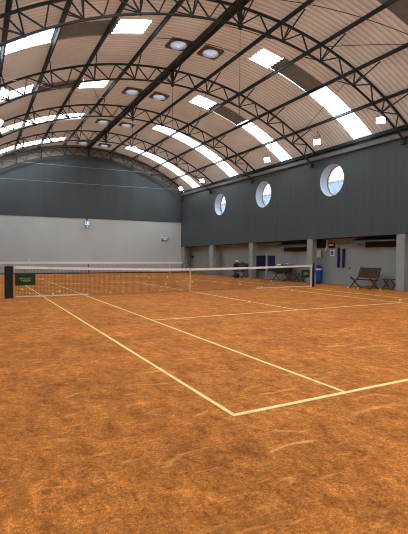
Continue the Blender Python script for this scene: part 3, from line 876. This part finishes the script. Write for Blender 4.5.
for y in (-.10,.06):
    q = MB(); q.box(-.09,-.08,y-.055,y+.065,.11,.19); q.build('digit', M['red_dial'], e)
e = empty('wall_notice', (XW,1.15,1.45), 'white and blue notice on the wall below the red clock', 'notice')
q = MB(); q.bbox(-.025,0,-.15,.15,0,.36,.005); q.build('board', M['white'], e)
q = MB(); q.box(-.031,-.025,-.085,.085,.06,.27); q.build('print', M['blue_print'], e)
q = MB(); q.box(-.04,-.024,-.05,.05,.32,.37); q.build('clip', M['black'], e)
for y, top, lab in ((.65,False,'navy tube hanging on the recessed wall, left one of two'),(.32,True,'navy tube with white top cap hanging on the recessed wall')):
    e = empty('wall_tube', (XW-.09,y,.86), lab, 'tube', 'navy tubes on the wall')
    q = MB(); q.lathe([(.03,0),(.055,.02),(.06,.06),(.06,.94),(.05,.97)], None, 18); q.build('roll', M['navy'], e)
    q = MB(); q.lathe([(.05,.97),(.045,1.01),(.02,1.02)], None, 18); q.build('end_cap', M['white'] if top else M['navy'], e)
    q = MB(); q.bar((0,0,.99),(.09,0,.99),.03,.03); q.build('hook', M['steel'], e)
q = MB(); q.lathe([(.04,0),(.035,.03),(.01,.035)], Matrix.Translation((XW,-.02,.86)) @ Matrix.Rotation(-PI/2,4,'Y'), 12)
thing(q.build('wall_tap', M['steel']), 'tiny dark tap fitting low on the recessed wall right of the navy tubes', 'tap')

# ------------------------------------------------------------------ tennis balls
PB = [(-3.14,.30),(-2.71,.14),(-1.22,.16),(-.54,3.39),(1.92,9.56),(.71,4.08),(1.95,5.5),(3.38,10.06),(1.08,2.22),(2.6,4.96),(-.09,11.63),(-1.75,6.7),
      (.93,12.39),(1.73,11.23),(-2.3,12.86),(-4.55,5.27),(-4.67,1.74),(-4.2,.20),(-5.1,.54),(-5.89,3.05),(-5.82,.86),(-4.31,10.08),(-3.19,13.6),(-4.78,1.3),
      (5.13,7.47),(-.31,-4.56),(3.98,2.5),(7.2,6.55),(3.78,.4),(7.04,3.96),(5.77,9.88),(3.79,-1.63),(4.43,-6.13),(7.26,-1.35),(7.55,-2.83),(7.30,-1.88)]
def zone(x, y):
    if x > 6.8: return 'on the clay in front of the right-hand benches', (lambda p: p[1]), 'from the camera'
    if y < 0: return 'on the near half of the court', (lambda p: p[1]), 'from the near baseline'
    if x < -5.485: return 'outside the left doubles sideline beyond the net', (lambda p: p[1]), 'from the net'
    if x < -4.115: return 'between the left sidelines beyond the net', (lambda p: p[1]), 'from the net'
    if y > 11.885: return 'behind the far baseline', (lambda p: p[0]), 'from the left'
    if x > 4.115: return 'between the right sidelines beyond the net', (lambda p: p[1]), 'from the net'
    if y > 6.4: return 'between far service line and far baseline', (lambda p: p[0]), 'from the left'
    return ('in the far left service box' if x < 0 else 'in the far right service box'), (lambda p: p[1]), 'from the net'
zs = {}
for p in PB: zs.setdefault(zone(*p)[0], []).append(p)
ordn = ['first', 'second', 'third', 'fourth', 'fifth', 'sixth', 'seventh', 'eighth', 'ninth']
bm0 = None
for z, pl in zs.items():
    _, key, frm = zone(*pl[0])
    for i, p in enumerate(sorted(pl, key=key)):
        if bm0 is None:
            q = MB(); q.ball((0,0,0), .040, n=20, m=12); o = bm0 = q.build('tennis_ball', M['ball'])
            q = MB(); pts = []
            for k in range(49):
                t = 2*PI*k/48; a, b_ = .44, 1
                v_ = Vector((math.cos(t)+.3*math.cos(3*t), math.sin(t)-.3*math.sin(3*t), 1.0*math.sin(2*t))).normalized()*.0402
                pts.append(v_)
            q.tube(pts, .0012, 5, False); q.build('seam', M['white'], o)
        else: o = copy_tree(bm0)
        o.location = (p[0], p[1], .040); o.rotation_euler = (random.random()*6, random.random()*6, random.random()*6)
        thing(o, 'yellow tennis ball %s%s' % (z, '' if len(pl) == 1 else ', %s %s' % (ordn[i], frm)), 'tennis ball', 'tennis balls on the clay')

# ------------------------------------------------------------------ outside
q = MB(); q.box(12.5, 90, -70, 110, -.4, -.1); struct(q.build('ground_outside', M['grass_out']))
e = empty('apartment_building', (48, 45, 0), 'pale building with blue glazing seen through the round windows', 'building')
q = MB(); q.box(0,10,-55,75,-.1,12.5); q.build('facade', M['facade'], e)
q = MB(); q.box(-.15,10,-55,75,12.5,14.5); q.build('upper_glazing', M['facade_blue'], e)
q = MB(); q.box(-.3,10,-55,75,14.5,14.7); q.build('roof_edge', M['facade'], e)

# ------------------------------------------------------------------ light
W = bpy.data.worlds.new('sky'); S.world = W; W.use_nodes = True
bg = W.node_tree.nodes['Background']; bg.inputs[0].default_value = (.85,.925,1.0,1); bg.inputs[1].default_value = 12.2
def portal(name, loc, sx, sy, normal):
    L = bpy.data.lights.new(name, 'AREA'); L.shape = 'RECTANGLE'; L.size = sx; L.size_y = sy; L.cycles.is_portal = True
    o = bpy.data.objects.new(name, L); COL.objects.link(o); o.location = loc
    o.rotation_euler = Vector(normal).to_track_quat('-Z', 'Y').to_euler()
for i, (a, b, c, d, mm, lab) in enumerate(SKY):
    if mm != 'clear': continue
    th = (a+b)/2; p = vp(th, (c+d)/2, RR+.05)
    L = bpy.data.lights.new('rooflight_portal', 'AREA'); L.shape = 'RECTANGLE'; L.size = (b-a)*RR+.1; L.size_y = d-c+.1; L.cycles.is_portal = True
    o = bpy.data.objects.new('rooflight_portal', L); COL.objects.link(o); o.location = p; o.rotation_euler = (0, th, 0)
for (wy, wz, wr) in WIN:
    portal('window_portal', (XR+TH+.06, wy, wz), wr*2, wr*2, (-1,0,0))

# ------------------------------------------------------------------ camera
cx, cy, cz, yaw, pit, rol, fpx = -7.49, -15.02, 1.407, .495, -.026, .007, 423.687
fw = Vector((math.sin(yaw)*math.cos(pit), math.cos(yaw)*math.cos(pit), math.sin(pit)))
r0 = Vector((math.cos(yaw), -math.sin(yaw), 0)); u0 = r0.cross(fw)
rv = r0*math.cos(rol) + u0*math.sin(rol); uv = -r0*math.sin(rol) + u0*math.cos(rol)
cd = bpy.data.cameras.new('camera'); co = bpy.data.objects.new('camera', cd); COL.objects.link(co)
co.matrix_world = Matrix(((rv.x,uv.x,-fw.x,cx),(rv.y,uv.y,-fw.y,cy),(rv.z,uv.z,-fw.z,cz),(0,0,0,1)))
cd.sensor_fit = 'VERTICAL'; cd.sensor_height = 24; cd.lens = fpx/534*24; cd.clip_start = .05; cd.clip_end = 400
S.camera = co
vs = S.view_settings; S.display_settings.display_device = 'sRGB'
vs.view_transform = 'Standard'; vs.look = 'None'; vs.exposure = 0.0; vs.gamma = 1.0; vs.use_curve_mapping = False
S.cycles.use_denoising = True; S.cycles.pixel_filter_type = 'BLACKMAN_HARRIS'; S.cycles.filter_width = 1.0
S.cycles.max_bounces = 10; S.cycles.diffuse_bounces = 6; S.cycles.transparent_max_bounces = 12; S.cycles.sample_clamp_indirect = 8
